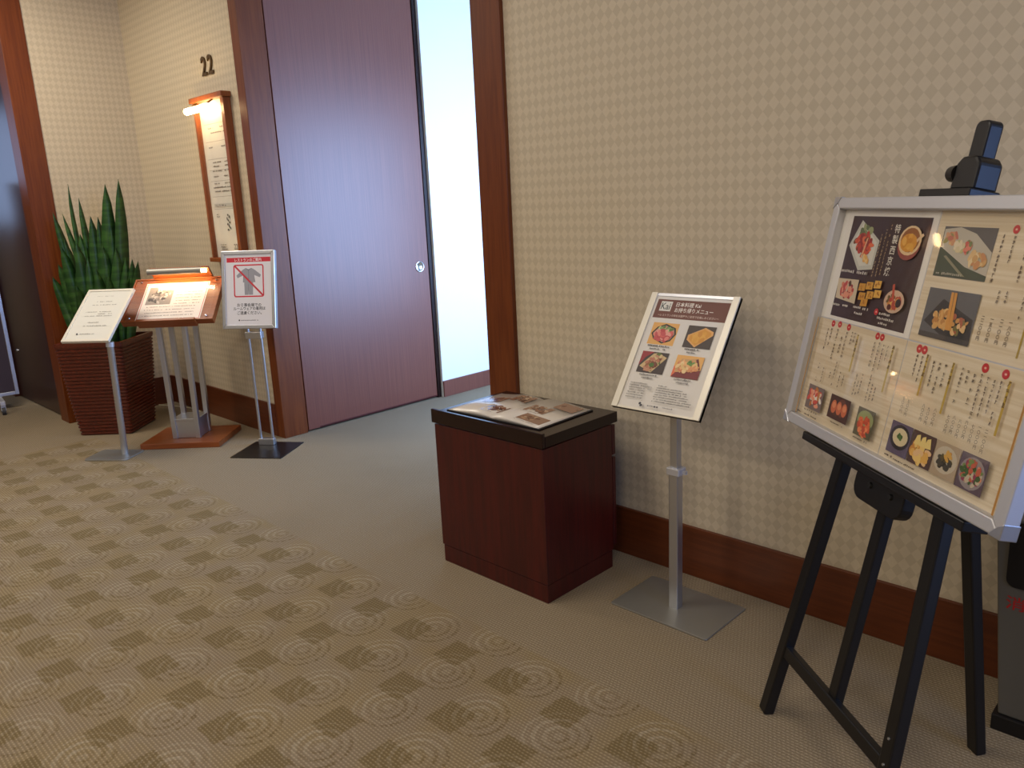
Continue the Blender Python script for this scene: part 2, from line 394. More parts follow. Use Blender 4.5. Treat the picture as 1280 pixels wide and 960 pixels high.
MB().box(-4.566, -4.5265, 2.700, 3.735, 0.012, 0.022).build('sweep_strip', 'mahogany', d)
# dark sliding door of the passage at the far left
d = MB().box(-7.65, -6.415, 1.70, 1.745, 0.010, HC-0.02).build('door_2', 'wood_dark_door', bevel=0.002); struct(d)
MB().box(-6.462, -6.455, 1.697, 1.70, 0.01, HC-0.02).build('edge_bead', 'wood_trim', d)
M = Matrix.Translation((-7.43, 1.70, 0.42)) @ Matrix.Rotation(PI/2, 4, 'X')
MB().lathe([(0.013, 0), (0.012, 0.008), (0.006, 0.011), (0.0, 0.012)], M, 14).build('door_stud', 'chrome', d)
struct(MB().box(-11.2, -6.41, 1.815, 1.95, 0, HC).build('wall_left_back', 'plain_wall'))
struct(MB().box(-7.80, -7.65, 1.665, 1.815, 0, HC).build('trim_4', 'wood_trim', bevel=0.003))
# rest of the lobby: rear wall and window walls
struct(MB().box(-11.2, 5.2, -6.2, -6.0, 0, HC).build('wall_front', 'plain_wall'))
def window_wall(name, wname, x0, x1, ya, yb, z0, z1, y0, y1):
    q = MB(); q.box(x0, x1, y0, ya, 0, HC).box(x0, x1, yb, y1, 0, HC).box(x0, x1, ya, yb, 0, z0).box(x0, x1, ya, yb, z1, HC)
    struct(q.build(name, 'plain_wall'))
    xm = (x0+x1)/2; q = MB()
    for yy in (ya, (ya+yb)/2, yb-0.05): q.box(xm-0.03, xm+0.03, yy, yy+0.05, z0, z1)
    q.box(xm-0.03, xm+0.03, ya, yb, z0, z0+0.05).box(xm-0.03, xm+0.03, ya, yb, z1-0.05, z1)
    f = struct(q.build(wname, 'window_glass_frame'))
    return f
window_wall('wall_end_right', 'window_1', 5.0, 5.1, -0.2, 1.6, 0.5, 2.5, -6.0, WY)
window_wall('wall_end_left', 'window_2', -11.1, -11.0, -2.3, 1.1, 1.4, 2.8, -6.0, 1.815)

# ------------------------------------------------------------------ cabinet with the open menu
t = thing('side_cabinet', 'low dark red mahogany cabinet against the wallpapered wall, open menu lying on it', 'cabinet', (-2.065, 2.125, 0))
MB().box(-0.290, 0.290, -0.208, 0.185, 0.075, 0.590).build('body', 'mahogany', t, 0.002)
MB().box(-0.286, 0.286, -0.205, 0.182, 0.0, 0.072).build('plinth', 'mahogany', t, 0.002)
MB().box(-0.300, 0.296, -0.200, 0.214, 0.595, 0.636).build('top_slab', 'mahogany_top', t, 0.002)
MB().box(-0.300, 0.296, -0.214, -0.200, 0.595, 0.650).build('front_lip', 'mahogany_top', t, 0.002)
for z0, z1 in ((0.09, 0.455), (0.465, 0.585)):
    dr = MB().box(-0.288, 0.288, 0.190, 0.209, z0, z1).build('drawer_front', 'mahogany', t, 0.002)
    MB().cyl((0, 0.209, (z0+z1)/2), (0, 0.228, (z0+z1)/2), 0.012, 0.014, 14).build('knob', 'bronze', dr)

t = thing('open_menu', 'open food menu with photographs lying on the low mahogany cabinet', 'menu', (-2.088, 2.125, 0.6365), 0.02)
MB().box(-0.246, 0.246, -0.156, 0.158, 0.0, 0.004).build('cover', 'black_matte', t, 0.001)
def page(sgn):
    W, L, n = 0.238, 0.305, 10; q = MB(); top = []; hgt = lambda s: 0.004 + 0.015*math.sin(min(1, s*1.05)*PI)**0.8*(1-s)*1.2 + 0.005*(1-s) + 0.002
    vs = []; 
    for i in range(n+1):
        s = i/n; x = sgn*s*W; h = hgt(s)
        vs += [(x, -L/2, h), (x, L/2, h), (x, -L/2, 0.004), (x, L/2, 0.004)]
    fs = []
    for i in range(n):
        a, b = i*4, i*4+4
        qs = [(a, b, b+1, a+1), (a+2, a+3, b+3, b+2), (a, a+2, b+2, b), (a+1, b+1, b+3, a+3)]
        fs += qs if sgn > 0 else [tuple(reversed(k)) for k in qs]
    e = n*4; k = (e, e+2, e+3, e+1); fs.append(k if sgn > 0 else tuple(reversed(k)))
    q.add(vs, fs, True); o = q.build('page_block', 'menu_gloss', t)
    return o, hgt, W
pmat('menu_gloss', (214, 206, 196), 0.24, spec=0.6)
m = pmat('print_gloss', (255, 255, 255), 0.22, spec=0.6); g = N(m); at = g.new('ShaderNodeVertexColor', layer_name='ink'); g.color(at.outputs[0])
BR = [(110, 70, 52), (142, 100, 78), (84, 52, 40), (170, 132, 104), (120, 86, 70), (190, 160, 132)]
for sgn, pics in ((1, [(0.10, -0.125, 0.215, -0.055), (0.05, -0.030, 0.150, 0.050), (0.125, 0.060, 0.220, 0.135)]), (-1, [(-0.10, -0.11, -0.01, -0.03), (-0.205, 0.0, -0.11, 0.08), (-0.10, 0.055, -0.015, 0.135)])):
    blk, hgt, W = page(sgn); pr = Print(0.0)
    for (x0, y0, x1, y1) in pics:
        pr.rect(x0, y0, x1, y1, (146, 112, 92)); pr.blobs((x0+x1)/2, (y0+y1)/2, (x1-x0)*.40, (y1-y0)*.40, 26, 0.012, BR)
        pr.lines(x0, x1-0.02, y0-0.012, 0.004, (130, 118, 108), 3)
    pr.v = [(x, y, z + hgt(min(1, abs(x)/W)) + 0.0006) for x, y, z in pr.v]
    pr.build('photo_print', blk, Matrix(), 'print_gloss')

# ------------------------------------------------------------------ take-away menu stand beside the cabinet
t = thing('menu_stand', 'silver pole stand with leaning framed takeaway menu beside the mahogany cabinet', 'sign stand', (-1.412, 2.20, 0))
MB().prism(rrect(-0.196, 0.196, -0.134, 0.134, 0.008), 0, 0.006).build('base_plate', 'steel_plate', t, 0.0015)
MB().prism(rrect(-0.018, 0.018, -0.028, 0.008, 0.004), 0.006, 0.520).build('lower_pole', 'alu', t)
MB().prism(rrect(-0.014, 0.014, -0.024, 0.004, 0.003), 0.520, 0.86).build('upper_pole', 'alu', t)
MB().prism(rrect(-0.024, 0.027, -0.034, 0.014, 0.005), 0.503, 0.528).build('collar', 'alu_frame', t, 0.002)
MB().bar((0.027, -0.01, 0.515), (0.042, -0.01, 0.515), 0.012, 0.012).build('collar_knob', 'alu_frame', t)
PW, PH = 0.340, 0.437; TAU = math.atan2(0.25, 0.356)
M = panel_matrix((-0.014, 0.005, 0.920), TAU, PW, PH)
MB().box(0, PW, 0, PH, -0.012, 0.0).tf(M).build('backing', 'black_matte', t)
MB().bar((0, -0.010, 0.84), (0, 0.012, 0.905), 0.05, 0.012).build('tilt_bracket', 'alu_frame', t)
for nm, (x0, x1, y0, y1), z in (('frame_rail', (0, 0.024, 0, PH), 0.006), ('frame_rail', (PW-0.024, PW, 0, PH), 0.006), ('frame_edge', (0.024, PW-0.024, PH-0.012, PH), 0.003), ('frame_edge', (0.024, PW-0.024, 0, 0.008), 0.004)):
    MB().box(x0, x1, y0, y1, -0.012, z).tf(M).build(nm, 'alu_white' if nm == 'frame_rail' or y0 == 0 else 'alu', t, 0.001)
MB().box(0.024, PW-0.024, 0.008, PH-0.012, 0, 0.0005).tf(M).build('paper_sheet', 'paper', t)
pr = Print()
def K(u, v): return u*PW, (1-v)*PH
def kr(u0, v0, u1, v1, c): a = K(u0, v1); b = K(u1, v0); pr.rect(a[0], a[1], b[0], b[1], c)
pr.rect(0.024, 0.008, PW-0.024, PH-0.012, (222, 218, 212))
kr(0.097, 0.053, 0.919, 0.217, (106, 54, 40))
kr(0.145, 0.070, 0.278, 0.155, (222, 220, 214))
x, y = K(0.157, 0.140); pr.text('Kai', x, y, 0.036, (70, 78, 74), width=0.036)
x, y = K(0.327, 0.107); pr.text('日本料理 Kai', x, y, 0.018, (235, 228, 220), width=0.096)
x, y = K(0.327, 0.156); pr.text('お持ち帰りメニュー', x, y, 0.019, (235, 228, 220), width=0.148)
x, y = K(0.150, 0.198); pr.text('～レストランの味をお部屋やご自宅でお楽しみください～', x, y, 0.0095, (214, 190, 178), width=0.236)
def foodphoto(u0, v0, u1, v1, kind):
    x0, y1 = K(u0, v0); x1, y0 = K(u1, v1); w_, h_ = x1-x0, y1-y0; cxx, cyy = (x0+x1)/2, (y0+y1)/2
    if kind == 0:
        pr.rect(x0, y0, x1, y1, (226, 170, 92))
        o = [(cxx+a*w_, cyy+b*h_) for a, b in ((-.46, 0), (-.30, .30), (0, .46), (.40, .30), (.48, .02), (.34, -.30), (.06, -.44), (-.32, -.26))]
        pr.poly(list(reversed(o)), (34, 32, 22))
        pr.poly([(cxx+(a-cxx)*.86, cyy+(b-cyy)*.84) for a, b in reversed(o)], (206, 150, 132))
        pr.blobs(cxx+.05*w_, cyy+.2*h_, w_*.26, h_*.14, 22, 0.008, [(122, 160, 92), (150, 184, 110), (216, 206, 150), (90, 120, 60)])
        pr.blobs(cxx-.02*w_, cyy-.08*h_, w_*.32, h_*.24, 46, 0.011, [(214, 96, 92), (190, 66, 70), (226, 130, 120), (200, 80, 84), (232, 160, 146)])
    elif kind == 1:
        pr.rect(x0, y0, x1, y1, (62, 48, 42))
        o = [(cxx+a*w_, cyy+b*h_) for a, b in ((-.42, -.16), (-.06, -.47), (.46, .12), (.44, .28), (.12, .44), (-.42, .06))]
        pr.poly(o, (226, 168, 96))
        pr.poly([(cxx+(a-cxx)*.84, cyy+(b-cyy)*.84) for a, b in o], (216, 150, 46))
        pr.blobs(cxx, cyy, w_*.24, h_*.2, 16, 0.012, [(222, 160, 54), (210, 142, 42), (226, 168, 66)])
    elif kind == 2:
        pr.rect(x0, y0, x1, y1, (58, 44, 42)); pr.poly([(x0, cyy+.05*h_), (cxx-.05*w_, y1), (x0, y1)], (158, 40, 48)); pr.poly([(x0, y0+.3*h_), (x0, y1), (x0+.3*w_, y1)], (150, 38, 46))
        o = [(cxx+a*w_, cyy+b*h_) for a, b in ((-.45, -.22), (.05, -.47), (.47, .28), (.10, .46), (-.06, .42))]
        pr.poly(o, (206, 178, 130)); 
        pr.blobs(cxx+.02*w_, cyy, w_*.36, h_*.26, 60, 0.008, [(150, 96, 56), (186, 118, 90), (92, 110, 52), (214, 190, 140), (120, 62, 42), (196, 140, 110)], .9)
        pr.ell(cxx, cyy-.12*h_, .010, .008, (72, 110, 40))
    else:
        pr.rect(x0, y0, x1, y1, (232, 176, 96)); pr.poly([(x0, y0), (x1, y0), (x1, y0+.42*h_), (x0+.1*w_, y0+.22*h_)], (120, 30, 34))
        pr.poly([(x0, y0), (x0+.12*w_, y0+.22*h_), (x0+.04*w_, cyy), (x0, cyy)], (226, 110, 70))
        o = [(cxx+a*w_, cyy+b*h_) for a, b in ((-.44, -.26), (.1, -.2), (.46, -.06), (.30, .42), (.02, .36), (-.30, .34))]
        pr.poly(o, (206, 160, 106)); pr.poly([(x1-.2*w_, y1-.1*h_), (x1-.03*w_, cyy-.05*h_), (x1-.1*w_, cyy-.1*h_), (x1-.28*w_, y1-.14*h_)], (104, 30, 28))
        pr.blobs(cxx, cyy+.02*h_, w_*.38, h_*.25, 62, 0.009, [(236, 180, 120), (222, 150, 96), (240, 206, 150), (210, 128, 84), (230, 196, 130)])
        pr.blobs(cxx+.08*w_, cyy+.18*h_, w_*.1, h_*.08, 12, 0.006, [(84, 122, 52), (112, 150, 70)])
foodphoto(0.142, 0.257, 0.448, 0.446, 0); foodphoto(0.556, 0.260, 0.860, 0.444, 1)
foodphoto(0.140, 0.511, 0.448, 0.690, 2); foodphoto(0.548, 0.512, 0.845, 0.694, 3)
INK = (96, 92, 90)
for u0_, u1_, v_ in ((.172, .425, .468), (.60, .76, .468), (.20, .40, .715), (.60, .80, .718)):
    x0, y = K(u0_, v_); pr.lines(x0, u1_*PW, y, 0.0062, INK, 5); pr.lines(x0+0.012, u1_*PW-0.012, y-0.011, 0.0055, INK, 6)
for i in range(7):
    x0, y = K(0.135, 0.79+i*0.020); pr.lines(x0, (0.40 if i in (1, 2) else 0.33)*PW, y, 0.0042, (120, 116, 112), i)
for i in range(8):
    x0, y = K(0.455, 0.79+i*0.0185); pr.lines(x0, (0.56 if i == 0 else random.uniform(.74, .90))*PW, y, 0.0042, (110, 106, 104), i+20)
x0, y = K(0.325, 0.967); pr.ell(x0+.004, y+.008, .005, .0045, (40, 42, 52), .6); pr.ell(x0+.010, y+.002, .005, .0045, (60, 62, 72), .6)
pr.lines(x0+.020, x0+.058, y+.002, .005, (90, 90, 96), 40); pr.lines(x0+.060, x0+.090, y+.001, .0075, (60, 60, 70), 41); pr.lines(x0+.094, 0.71*PW, y+.003, .0045, (120, 120, 124), 42)
pr.build('menu_print', t, M)

# ------------------------------------------------------------------ easel and the big menu board
AZ = math.atan2(-0.618, 0.786); LEAN = math.radians(12)
t = thing('display_easel', 'black tripod easel holding the large framed menu board', 'easel', (-0.700, 1.703, 0), AZ)
def pl(s_, t_, off=0.0):
    """point on the easel's leaning front plane; off = towards the viewer"""
    return Vector((s_, math.sin(LEAN)*t_ - off*math.cos(LEAN), math.cos(LEAN)*t_ + off*math.sin(LEAN)))
def leanbar(s0, t0, s1, t1, wd, dp, off=0.0):
    return MB().bar(pl(s0, t0, off), pl(s1, t1, off), wd, dp, up=(0, -math.cos(LEAN), math.sin(LEAN)))
for s_ in (-1, 1): leanbar(s_*0.256, 0.0, s_*0.192, 0.790, 0.036, 0.030).build('front_leg', 'easel_black', t, 0.004)
leanbar(-0.226, 0.205, 0.226, 0.205, 0.034, 0.022, 0.0).build('cross_bar', 'easel_black', t, 0.003)
leanbar(0.0, 0.190, 0.0, 1.52, 0.034, 0.026, -0.01).build('mast', 'easel_black', t, 0.004)
MB().bar(pl(0, 0.002, -0.452) if False else (0, 0.452, 0.0), pl(0, 1.30, -0.03), 0.038, 0.028, up=(0, 1, 0)).build('rear_leg', 'easel_black', t, 0.004)
leanbar(-0.315, 0.795, 0.315, 0.795, 0.022, 0.075, 0.022).build('tray', 'easel_black', t, 0.003)
MP = Matrix(((1, 0, 0, 0), (0, math.sin(LEAN), -math.cos(LEAN), 0), (0, math.cos(LEAN), math.sin(LEAN), 0), (0, 0, 0, 1)))
MB().prism(rrect(-0.095, 0.095, 0.712, 0.800, 0.032), -0.006, 0.026).tf(MP).build('tray_bracket', 'easel_black', t, 0.003)
for s_ in (-0.03, 0.05): MB().cyl(pl(s_, 0.758, 0.026), pl(s_, 0.758, 0.031), 0.008, 0.006, 14).build('bolt', 'black_matte', t)
for s_, t_ in ((0.235, 0.275), (0.240, 0.215)): MB().cyl(pl(s_, t_, 0.0145), pl(s_, t_, 0.0175), 0.0035, 0.003, 10).build('screw', 'alu', t)
q = leanbar(-0.095, 1.434, 0.070, 1.434, 0.018, 0.072, 0.016); q.build('clamp_foot', 'easel_black', t, 0.003)
MB().prism([(-.030, 1.443), (.045, 1.443), (.045, 1.50), (.030, 1.515), (-.012, 1.515), (-.026, 1.50)], -0.03, 0.028).tf(MP).build('clamp_block', 'easel_black', t, 0.006)
MB().cyl(pl(-0.026, 1.480, 0.015), pl(-0.050, 1.480, 0.015), 0.020, 0.017, 18).build('clamp_knob', 'black_paint', t, 0.003)
MB().prism(rrect(-0.022, 0.022, 1.48, 1.592, 0.014), -0.024, 0.010).tf(MP).build('mast_head', 'easel_black', t, 0.004)

BW, BH = 0.832, 0.612; COVER_TURN = -1.2
b = thing('menu_board', 'large landscape menu board in silver frame standing on the black easel', 'menu board', (-0.700, 1.703, 0), AZ)
MBD = MP @ Matrix.Translation((-BW/2, 0.812, 0.034))
MB().box(0.004, BW-0.004, 0.004, BH-0.004, 0, 0.012).tf(MBD).build('backboard', 'alu_frame', b)
for q in ring_frame(BW, BH, 0.029, 0.0, 0.034): q.tf(MBD).build('frame_rail', 'alu_frame', b, 0.003)
for x, y, sxx, syy in ((0, 0, 1, 1), (BW, 0, -1, 1), (BW, BH, -1, -1), (0, BH, 1, -1)):
    MB().prism([(x+sxx*px, y+syy*py) for px, py in ((-.002, -.002), (.030, -.002), (.022, .010), (.010, .022), (-.002, .030))][::(1 if sxx*syy > 0 else -1)], -0.001, 0.0355).tf(MBD).build('corner_cap', 'alu', b, 0.002)
def ST(s_, t_): return s_ + BW/2, t_ - 0.812
def sheet(s0, t0, s1, t1, mat='menu_paper'):
    a = ST(s0, t0); c = ST(s1, t1); return MB().box(a[0], c[0], a[1], c[1], 0.012, 0.0126).tf(MBD).build('menu_sheet', mat, b)
Z0 = 0.0130
sheet(-0.387, 1.112, -0.006, 1.396, 'paper'); sheet(-0.003, 1.112, 0.387, 1.396); sheet(-0.387, 0.841, -0.006, 1.109); sheet(-0.003, 0.841, 0.387, 1.109)
RED = (196, 42, 44); DK = (84, 66, 50)
class BP(Print):
    def r(s, s0, t0, s1, t1, c): a = ST(s0, t0); d_ = ST(s1, t1); return s.rect(a[0], a[1], d_[0], d_[1], c)
    def p(s, pts, c): return s.poly([ST(*k) for k in pts], c)
    def e(s, x, y, rx, ry, c, rot=0.0): k = ST(x, y); return s.ell(k[0], k[1], rx, ry, c, rot)
    def bl(s, x, y, rx, ry, n, r, cols, rot=0.0): k = ST(x, y); return s.blobs(k[0], k[1], rx, ry, n, r, cols, rot)
    def vt(s, ch, x, y, size, c): k = ST(x, y); return s.vtext(ch, k[0], k[1], size, c)
    def vl(s, x, y0, y1, wd, c, seed=0): a = ST(x, y0); d_ = ST(x, y1); return s.vlines(a[0], a[1], d_[1], wd, c, seed)
    def hl(s, x0, x1, y, h, c, seed=0): a = ST(x0, y); d_ = ST(x1, y); return s.lines(a[0], d_[0], a[1], h, c, seed)
    def dot(s, x, y, r=0.0085): s.e(x, y, r, r, RED); s.e(x, y, r*.34, r*.24, (232, 180, 160)); return s
# poster with the grilled dishes
p1 = BP(Z0); p1.r(-0.342, 1.121, -0.026, 1.380, (56, 38, 40))
p1.p([(-.298, 1.370), (-.333, 1.305), (-.268, 1.245), (-.208, 1.252), (-.206, 1.322)], (196, 196, 184))
p1.p([(-.290, 1.362), (-.322, 1.306), (-.266, 1.256), (-.216, 1.262), (-.216, 1.318)], (214, 212, 200))
p1.bl(-.272, 1.338, .022, .020, 14, .012, [(120, 134, 84), (150, 158, 110), (96, 112, 70)])
p1.bl(-.272, 1.308, .038, .026, 40, .011, [(206, 76, 40), (186, 56, 36), (226, 110, 62), (150, 44, 34), (120, 60, 30)])
p1.bl(-.245, 1.275, .014, .012, 10, .008, [(222, 170, 90), (150, 104, 40), (230, 196, 130)])
p1.p([(-.258, 1.325), (-.252, 1.328), (-.262, 1.275), (-.268, 1.277)], (226, 176, 130))
p1.vt('特製西京焼', -.143, 1.364, .0225, (226, 220, 206))
for i, x in enumerate((-.168, -.182, -.196)): p1.vl(x, 1.362 - .012*i, 1.244 - .004*i, .0075, (176, 150, 112), i)
p1.e(-.083, 1.318, .041, .036, (150, 74, 62)); p1.e(-.083, 1.327, .041, .034, (226, 196, 150)); p1.e(-.083, 1.328, .034, .028, (150, 92, 40))
p1.e(-.086, 1.322, .030, .021, (216, 150, 48)); p1.bl(-.086, 1.322, .022, .014, 12, .010, [(224, 164, 60), (208, 140, 40), (230, 174, 76)]); p1.p([(-.060, 1.330), (-.042, 1.345), (-.036, 1.340), (-.056, 1.324)], (222, 190, 150))
p1.hl(-.332, -.272, 1.236, .008, (206, 200, 190), 1); p1.hl(-.262, -.216, 1.236, .008, (196, 190, 180), 2)
p1.p([(-.330, 1.168), (-.238, 1.162), (-.243, 1.222), (-.336, 1.219)], (206, 190, 160)); p1.bl(-.286, 1.192, .034, .018, 30, .009, [(206, 120, 90), (190, 70, 66), (226, 150, 120), (90, 60, 36), (160, 60, 60)])
for (x, y) in ((-.222, 1.206), (-.192, 1.212), (-.160, 1.218), (-.214, 1.184), (-.182, 1.190), (-.152, 1.196), (-.198, 1.170)):
    p1.p([(x-.014, y-.010), (x+.014, y-.008), (x+.014, y+.010), (x-.013, y+.009)], random.choice([(212, 158, 60), (222, 172, 76), (202, 146, 50)]))
    p1.bl(x, y, .008, .005, 4, .004, [(190, 130, 40), (170, 110, 36)])
p1.e(-.082, 1.186, .038, .027, (210, 178, 150)); p1.bl(-.082, 1.188, .026, .016, 22, .008, [(206, 140, 70), (226, 176, 90), (180, 70, 50), (110, 90, 50)]); p1.e(-.064, 1.184, .010, .010, (40, 30, 30)); p1.e(-.094, 1.172, .008, .007, (90, 40, 30))
p1.p([(-.100, 1.224), (-.092, 1.226), (-.082, 1.188), (-.090, 1.186)], (196, 84, 60))
for x0, x1, y in ((-.334, -.300, 1.148), (-.286, -.262, 1.150), (-.236, -.172, 1.152), (-.226, -.190, 1.138), (-.124, -.082, 1.150), (-.128, -.060, 1.139), (-.118, -.082, 1.128)): p1.hl(x0, x1, y, .0065, (206, 200, 190), int((x0+1)*1000))
p1.dot(-.136, 1.155, .008)
p1.build('poster_print', b, MBD)
# sashimi and tempura sheet
p2 = BP(Z0)
p2.r(.020, 1.257, .177, 1.363, (88, 84, 84)); p2.p([(.022, 1.357), (.026, 1.300), (.178, 1.262), (.176, 1.315), (.120, 1.350), (.070, 1.362)][::-1], (188, 180, 164))
p2.p([(.021, 1.320), (.022, 1.258), (.178, 1.258), (.178, 1.268), (.110, 1.282)][::-1], (66, 76, 60))
p2.bl(.050, 1.338, .018, .012, 18, .009, [(206, 150, 110), (190, 110, 90), (216, 176, 120), (150, 140, 80)]); p2.bl(.080, 1.322, .016, .012, 14, .009, [(216, 200, 160), (190, 186, 130), (226, 210, 180)])
p2.bl(.104, 1.318, .010, .018, 16, .007, [(206, 90, 80), (220, 130, 110), (120, 130, 80)]); p2.bl(.140, 1.300, .026, .014, 24, .009, [(222, 186, 130), (206, 160, 100), (230, 206, 160), (200, 140, 90)])
p2.p([(.040, 1.300), (.048, 1.302), (.120, 1.262), (.108, 1.262)][::-1], (140, 136, 110)); p2.hl(.030, .110, 1.261, .006, (170, 166, 150), 9)
p2.r(.026, 1.127, .183, 1.232, (92, 92, 96)); p2.p([(.032, 1.160), (.078, 1.212), (.178, 1.180), (.184, 1.130), (.120, 1.128)][::-1], (44, 40, 42)); p2.r(.026, 1.127, .183, 1.138, (70, 64, 62))
p2.bl(.088, 1.170, .036, .018, 40, .009, [(216, 164, 90), (230, 190, 120), (190, 130, 60), (206, 170, 110)]); p2.bl(.138, 1.166, .026, .018, 26, .008, [(206, 150, 80), (120, 110, 60), (80, 70, 50), (170, 90, 60), (226, 186, 130)])
for x in (.098, .108): p2.p([(x, 1.228), (x+.008, 1.228), (x+.018, 1.150), (x+.008, 1.150)][::-1], (214, 150, 66))
p2.build('sashimi_print', b, MBD)
p2 = BP(Z0+.0004)
p2.dot(.223, 1.362)
for x, y0, y1, sd in ((.196, 1.352, 1.258, 1), (.226, 1.350, 1.298, 2), (.226, 1.246, 1.222, 8), (.246, 1.246, 1.222, 8)): p2.vl(x, y0, y1, .0085, DK, sd)
p2.build('dish_name_print', b, MBD)['kind'] = 'stuff'
p2 = BP(Z0+.0004)
for x, tx in ((.201, '二二〇〇円'), (.226, '一五〇〇円'), (.252, '二一〇〇円'), (.275, '一八〇〇円')): p2.vt(tx, x, 1.194, .0092, DK)
p2.build('price_print', b, MBD)
p2 = BP(Z0+.0004)
p2.r(.309, 1.128, .3135, 1.255, (176, 148, 60)); p2.vl(.3115, 1.300, 1.235, .012, (60, 48, 30), 12)
for x, y0, y1, sd in ((.262, 1.352, 1.262, 4), (.290, 1.352, 1.280, 5), (.330, 1.345, 1.250, 6), (.292, 1.240, 1.200, 8)): p2.vl(x, y0, y1, .0085, DK, sd)
p2.dot(.360, 1.368); p2.build('heading_print', b, MBD)['kind'] = 'stuff'
# two lower sheets of vertical writing and small photographs
p3 = BP(Z0)
for x, y in ((-.317, 1.101), (-.286, 1.103), (-.243, 1.102), (-.117, 1.100), (-.098, 1.100)): p3.dot(x, y)
for i, (x, y0, y1) in enumerate(((-.334, 1.086, 1.030), (-.317, 1.089, 1.050), (-.288, 1.091, 1.010), (-.262, 1.075, 1.030), (-.243, 1.090, 1.030), (-.219, 1.094, 1.062), (-.206, 1.094, 1.070), (-.117, 1.085, 1.024), (-.098, 1.088, 1.020), (-.080, 1.086, 1.030), (-.062, 1.086, 1.048))): p3.vl(x, y0, y1, .0085, DK, i)
for i, x in enumerate((-.330, -.304, -.268, -.250, -.222, -.204, -.150, -.138, -.126, -.092, -.078, -.064)): p3.vl(x, (1.000, .985, 1.005, 1.01, 0.99, 0.985)[i % 6], .946 + .006*(i % 3), .0080, DK, 30+i)
for x, y0, y1 in ((-.183, 1.092, .998), (-.036, 1.090, .980)):
    p3.r(x-.003, y1, x+.003, y0, (196, 172, 96)); p3.vl(x, y0, y0-.048, .011, (84, 64, 30), 5)
def small(pr_, s0, t0, s1, t1, bg, cols, n=34, r=.010):
    pr_.r(s0, t0, s1, t1, bg); pr_.bl((s0+s1)/2, (t0+t1)/2, (s1-s0)*.36, (t1-t0)*.36, n, r, cols)
small(p3, -.345, .868, -.266, .932, (120, 104, 100), [(200, 80, 70), (226, 150, 120), (214, 190, 170), (190, 120, 60), (150, 60, 60), (230, 220, 205)], 40)
small(p3, -.230, .871, -.140, .931, (74, 46, 40), [(90, 56, 44), (104, 62, 50)], 14)
for x in (-.208, -.184, -.160): p3.e(x, .902, .012, .017, (196, 104, 70)); p3.e(x, .906, .008, .008, (216, 136, 96))
p3.r(-.104, .862, -.034, .930, (96, 90, 66)); p3.e(-.068, .904, .032, .022, (150, 156, 104)); p3.bl(-.068, .890, .022, .022, 34, .009, [(222, 104, 60), (206, 84, 48), (236, 140, 90), (190, 70, 44)])
for x0, x1, y in ((-.340, -.275, .860), (-.205, -.150, .861), (-.098, -.040, .853), (-.372, -.345, .848), (-.335, -.270, .848)): p3.hl(x0, x1, y, .005, DK, int((x0+1)*500))
p3.r(-.379, .842, -.375, 1.108, (180, 136, 70))
p3.build('small_dishes_print', b, MBD)
p4 = BP(Z0)
for x, y in ((.041, 1.098), (.059, 1.098), (.244, 1.096), (.298, 1.095)): p4.dot(x, y, .0095)
for i, (x, y0, y1) in enumerate(((.041, 1.085, 1.040), (.059, 1.085, 1.030), (.100, 1.082, 1.030), (.119, 1.082, 1.020), (.138, 1.082, 1.030), (.188, 1.086, 1.010), (.205, 1.084, 1.055), (.224, 1.080, 1.020), (.244, 1.084, .998), (.262, 1.082, 1.010), (.280, 1.080, 1.012), (.298, 1.082, 1.000))): p4.vl(x, y0, y1, .0090, DK, 60+i)
for x, y0, y1 in ((.080, 1.092, 1.000), (.163, 1.090, .982), (.319, 1.086, .980)):
    p4.r(x-.003, y1, x+.003, y0, (190, 160, 66)); p4.vl(x, y0, y0-.044, .012, (92, 66, 22), 7)
for i, (x, tx) in enumerate(((.041, '七〇〇円'), (.059, '七〇〇円'), (.110, '八〇〇円'), (.128, '九〇〇円'), (.148, '八〇〇円'), (.190, '七〇〇円'), (.207, '八〇〇円'), (.225, '八〇〇円'), (.243, '六〇〇円'), (.262, '七〇〇円'), (.280, '一〇〇〇円'), (.299, '二一〇〇円'))): p4.vt(tx, x, .990 - .003*(i % 2), .0088, DK)
p4.r(.026, .861, .100, .932, (96, 84, 106)); p4.e(.063, .900, .034, .028, (48, 42, 46)); p4.e(.064, .901, .026, .020, (216, 200, 160)); p4.bl(.064, .901, .010, .005, 12, .005, [(60, 92, 40), (84, 120, 60)])
p4.r(.103, .861, .177, .932, (84, 62, 56)); p4.bl(.138, .890, .028, .018, 34, .011, [(226, 176, 90), (236, 200, 120), (206, 140, 60), (230, 190, 140)])
for x in (.122, .140, .156): p4.p([(x-.010, .902), (x+.012, .904), (x+.006, .926), (x-.004, .922)], (234, 208, 130))
p4.r(.180, .861, .254, .932, (176, 156, 130)); p4.e(.216, .898, .034, .028, (196, 184, 162)); p4.bl(.216, .894, .018, .013, 22, .008, [(50, 46, 40), (70, 66, 56), (96, 84, 50)]); p4.bl(.222, .908, .009, .008, 10, .006, [(214, 166, 80), (200, 140, 60)])
p4.r(.257, .861, .331, .932, (96, 80, 90)); p4.e(.294, .896, .034, .032, (150, 140, 140)); p4.bl(.294, .897, .026, .023, 60, .007, [(196, 96, 70), (120, 140, 80), (222, 150, 110), (150, 56, 84), (200, 186, 160), (70, 96, 50)])
p4.hl(.026, .060, .851, .005, DK, 3); p4.hl(.064, .140, .849, .005, DK, 4); p4.r(.369, .842, .374, 1.108, (184, 132, 60))
p4.build('side_dishes_print', b, MBD)
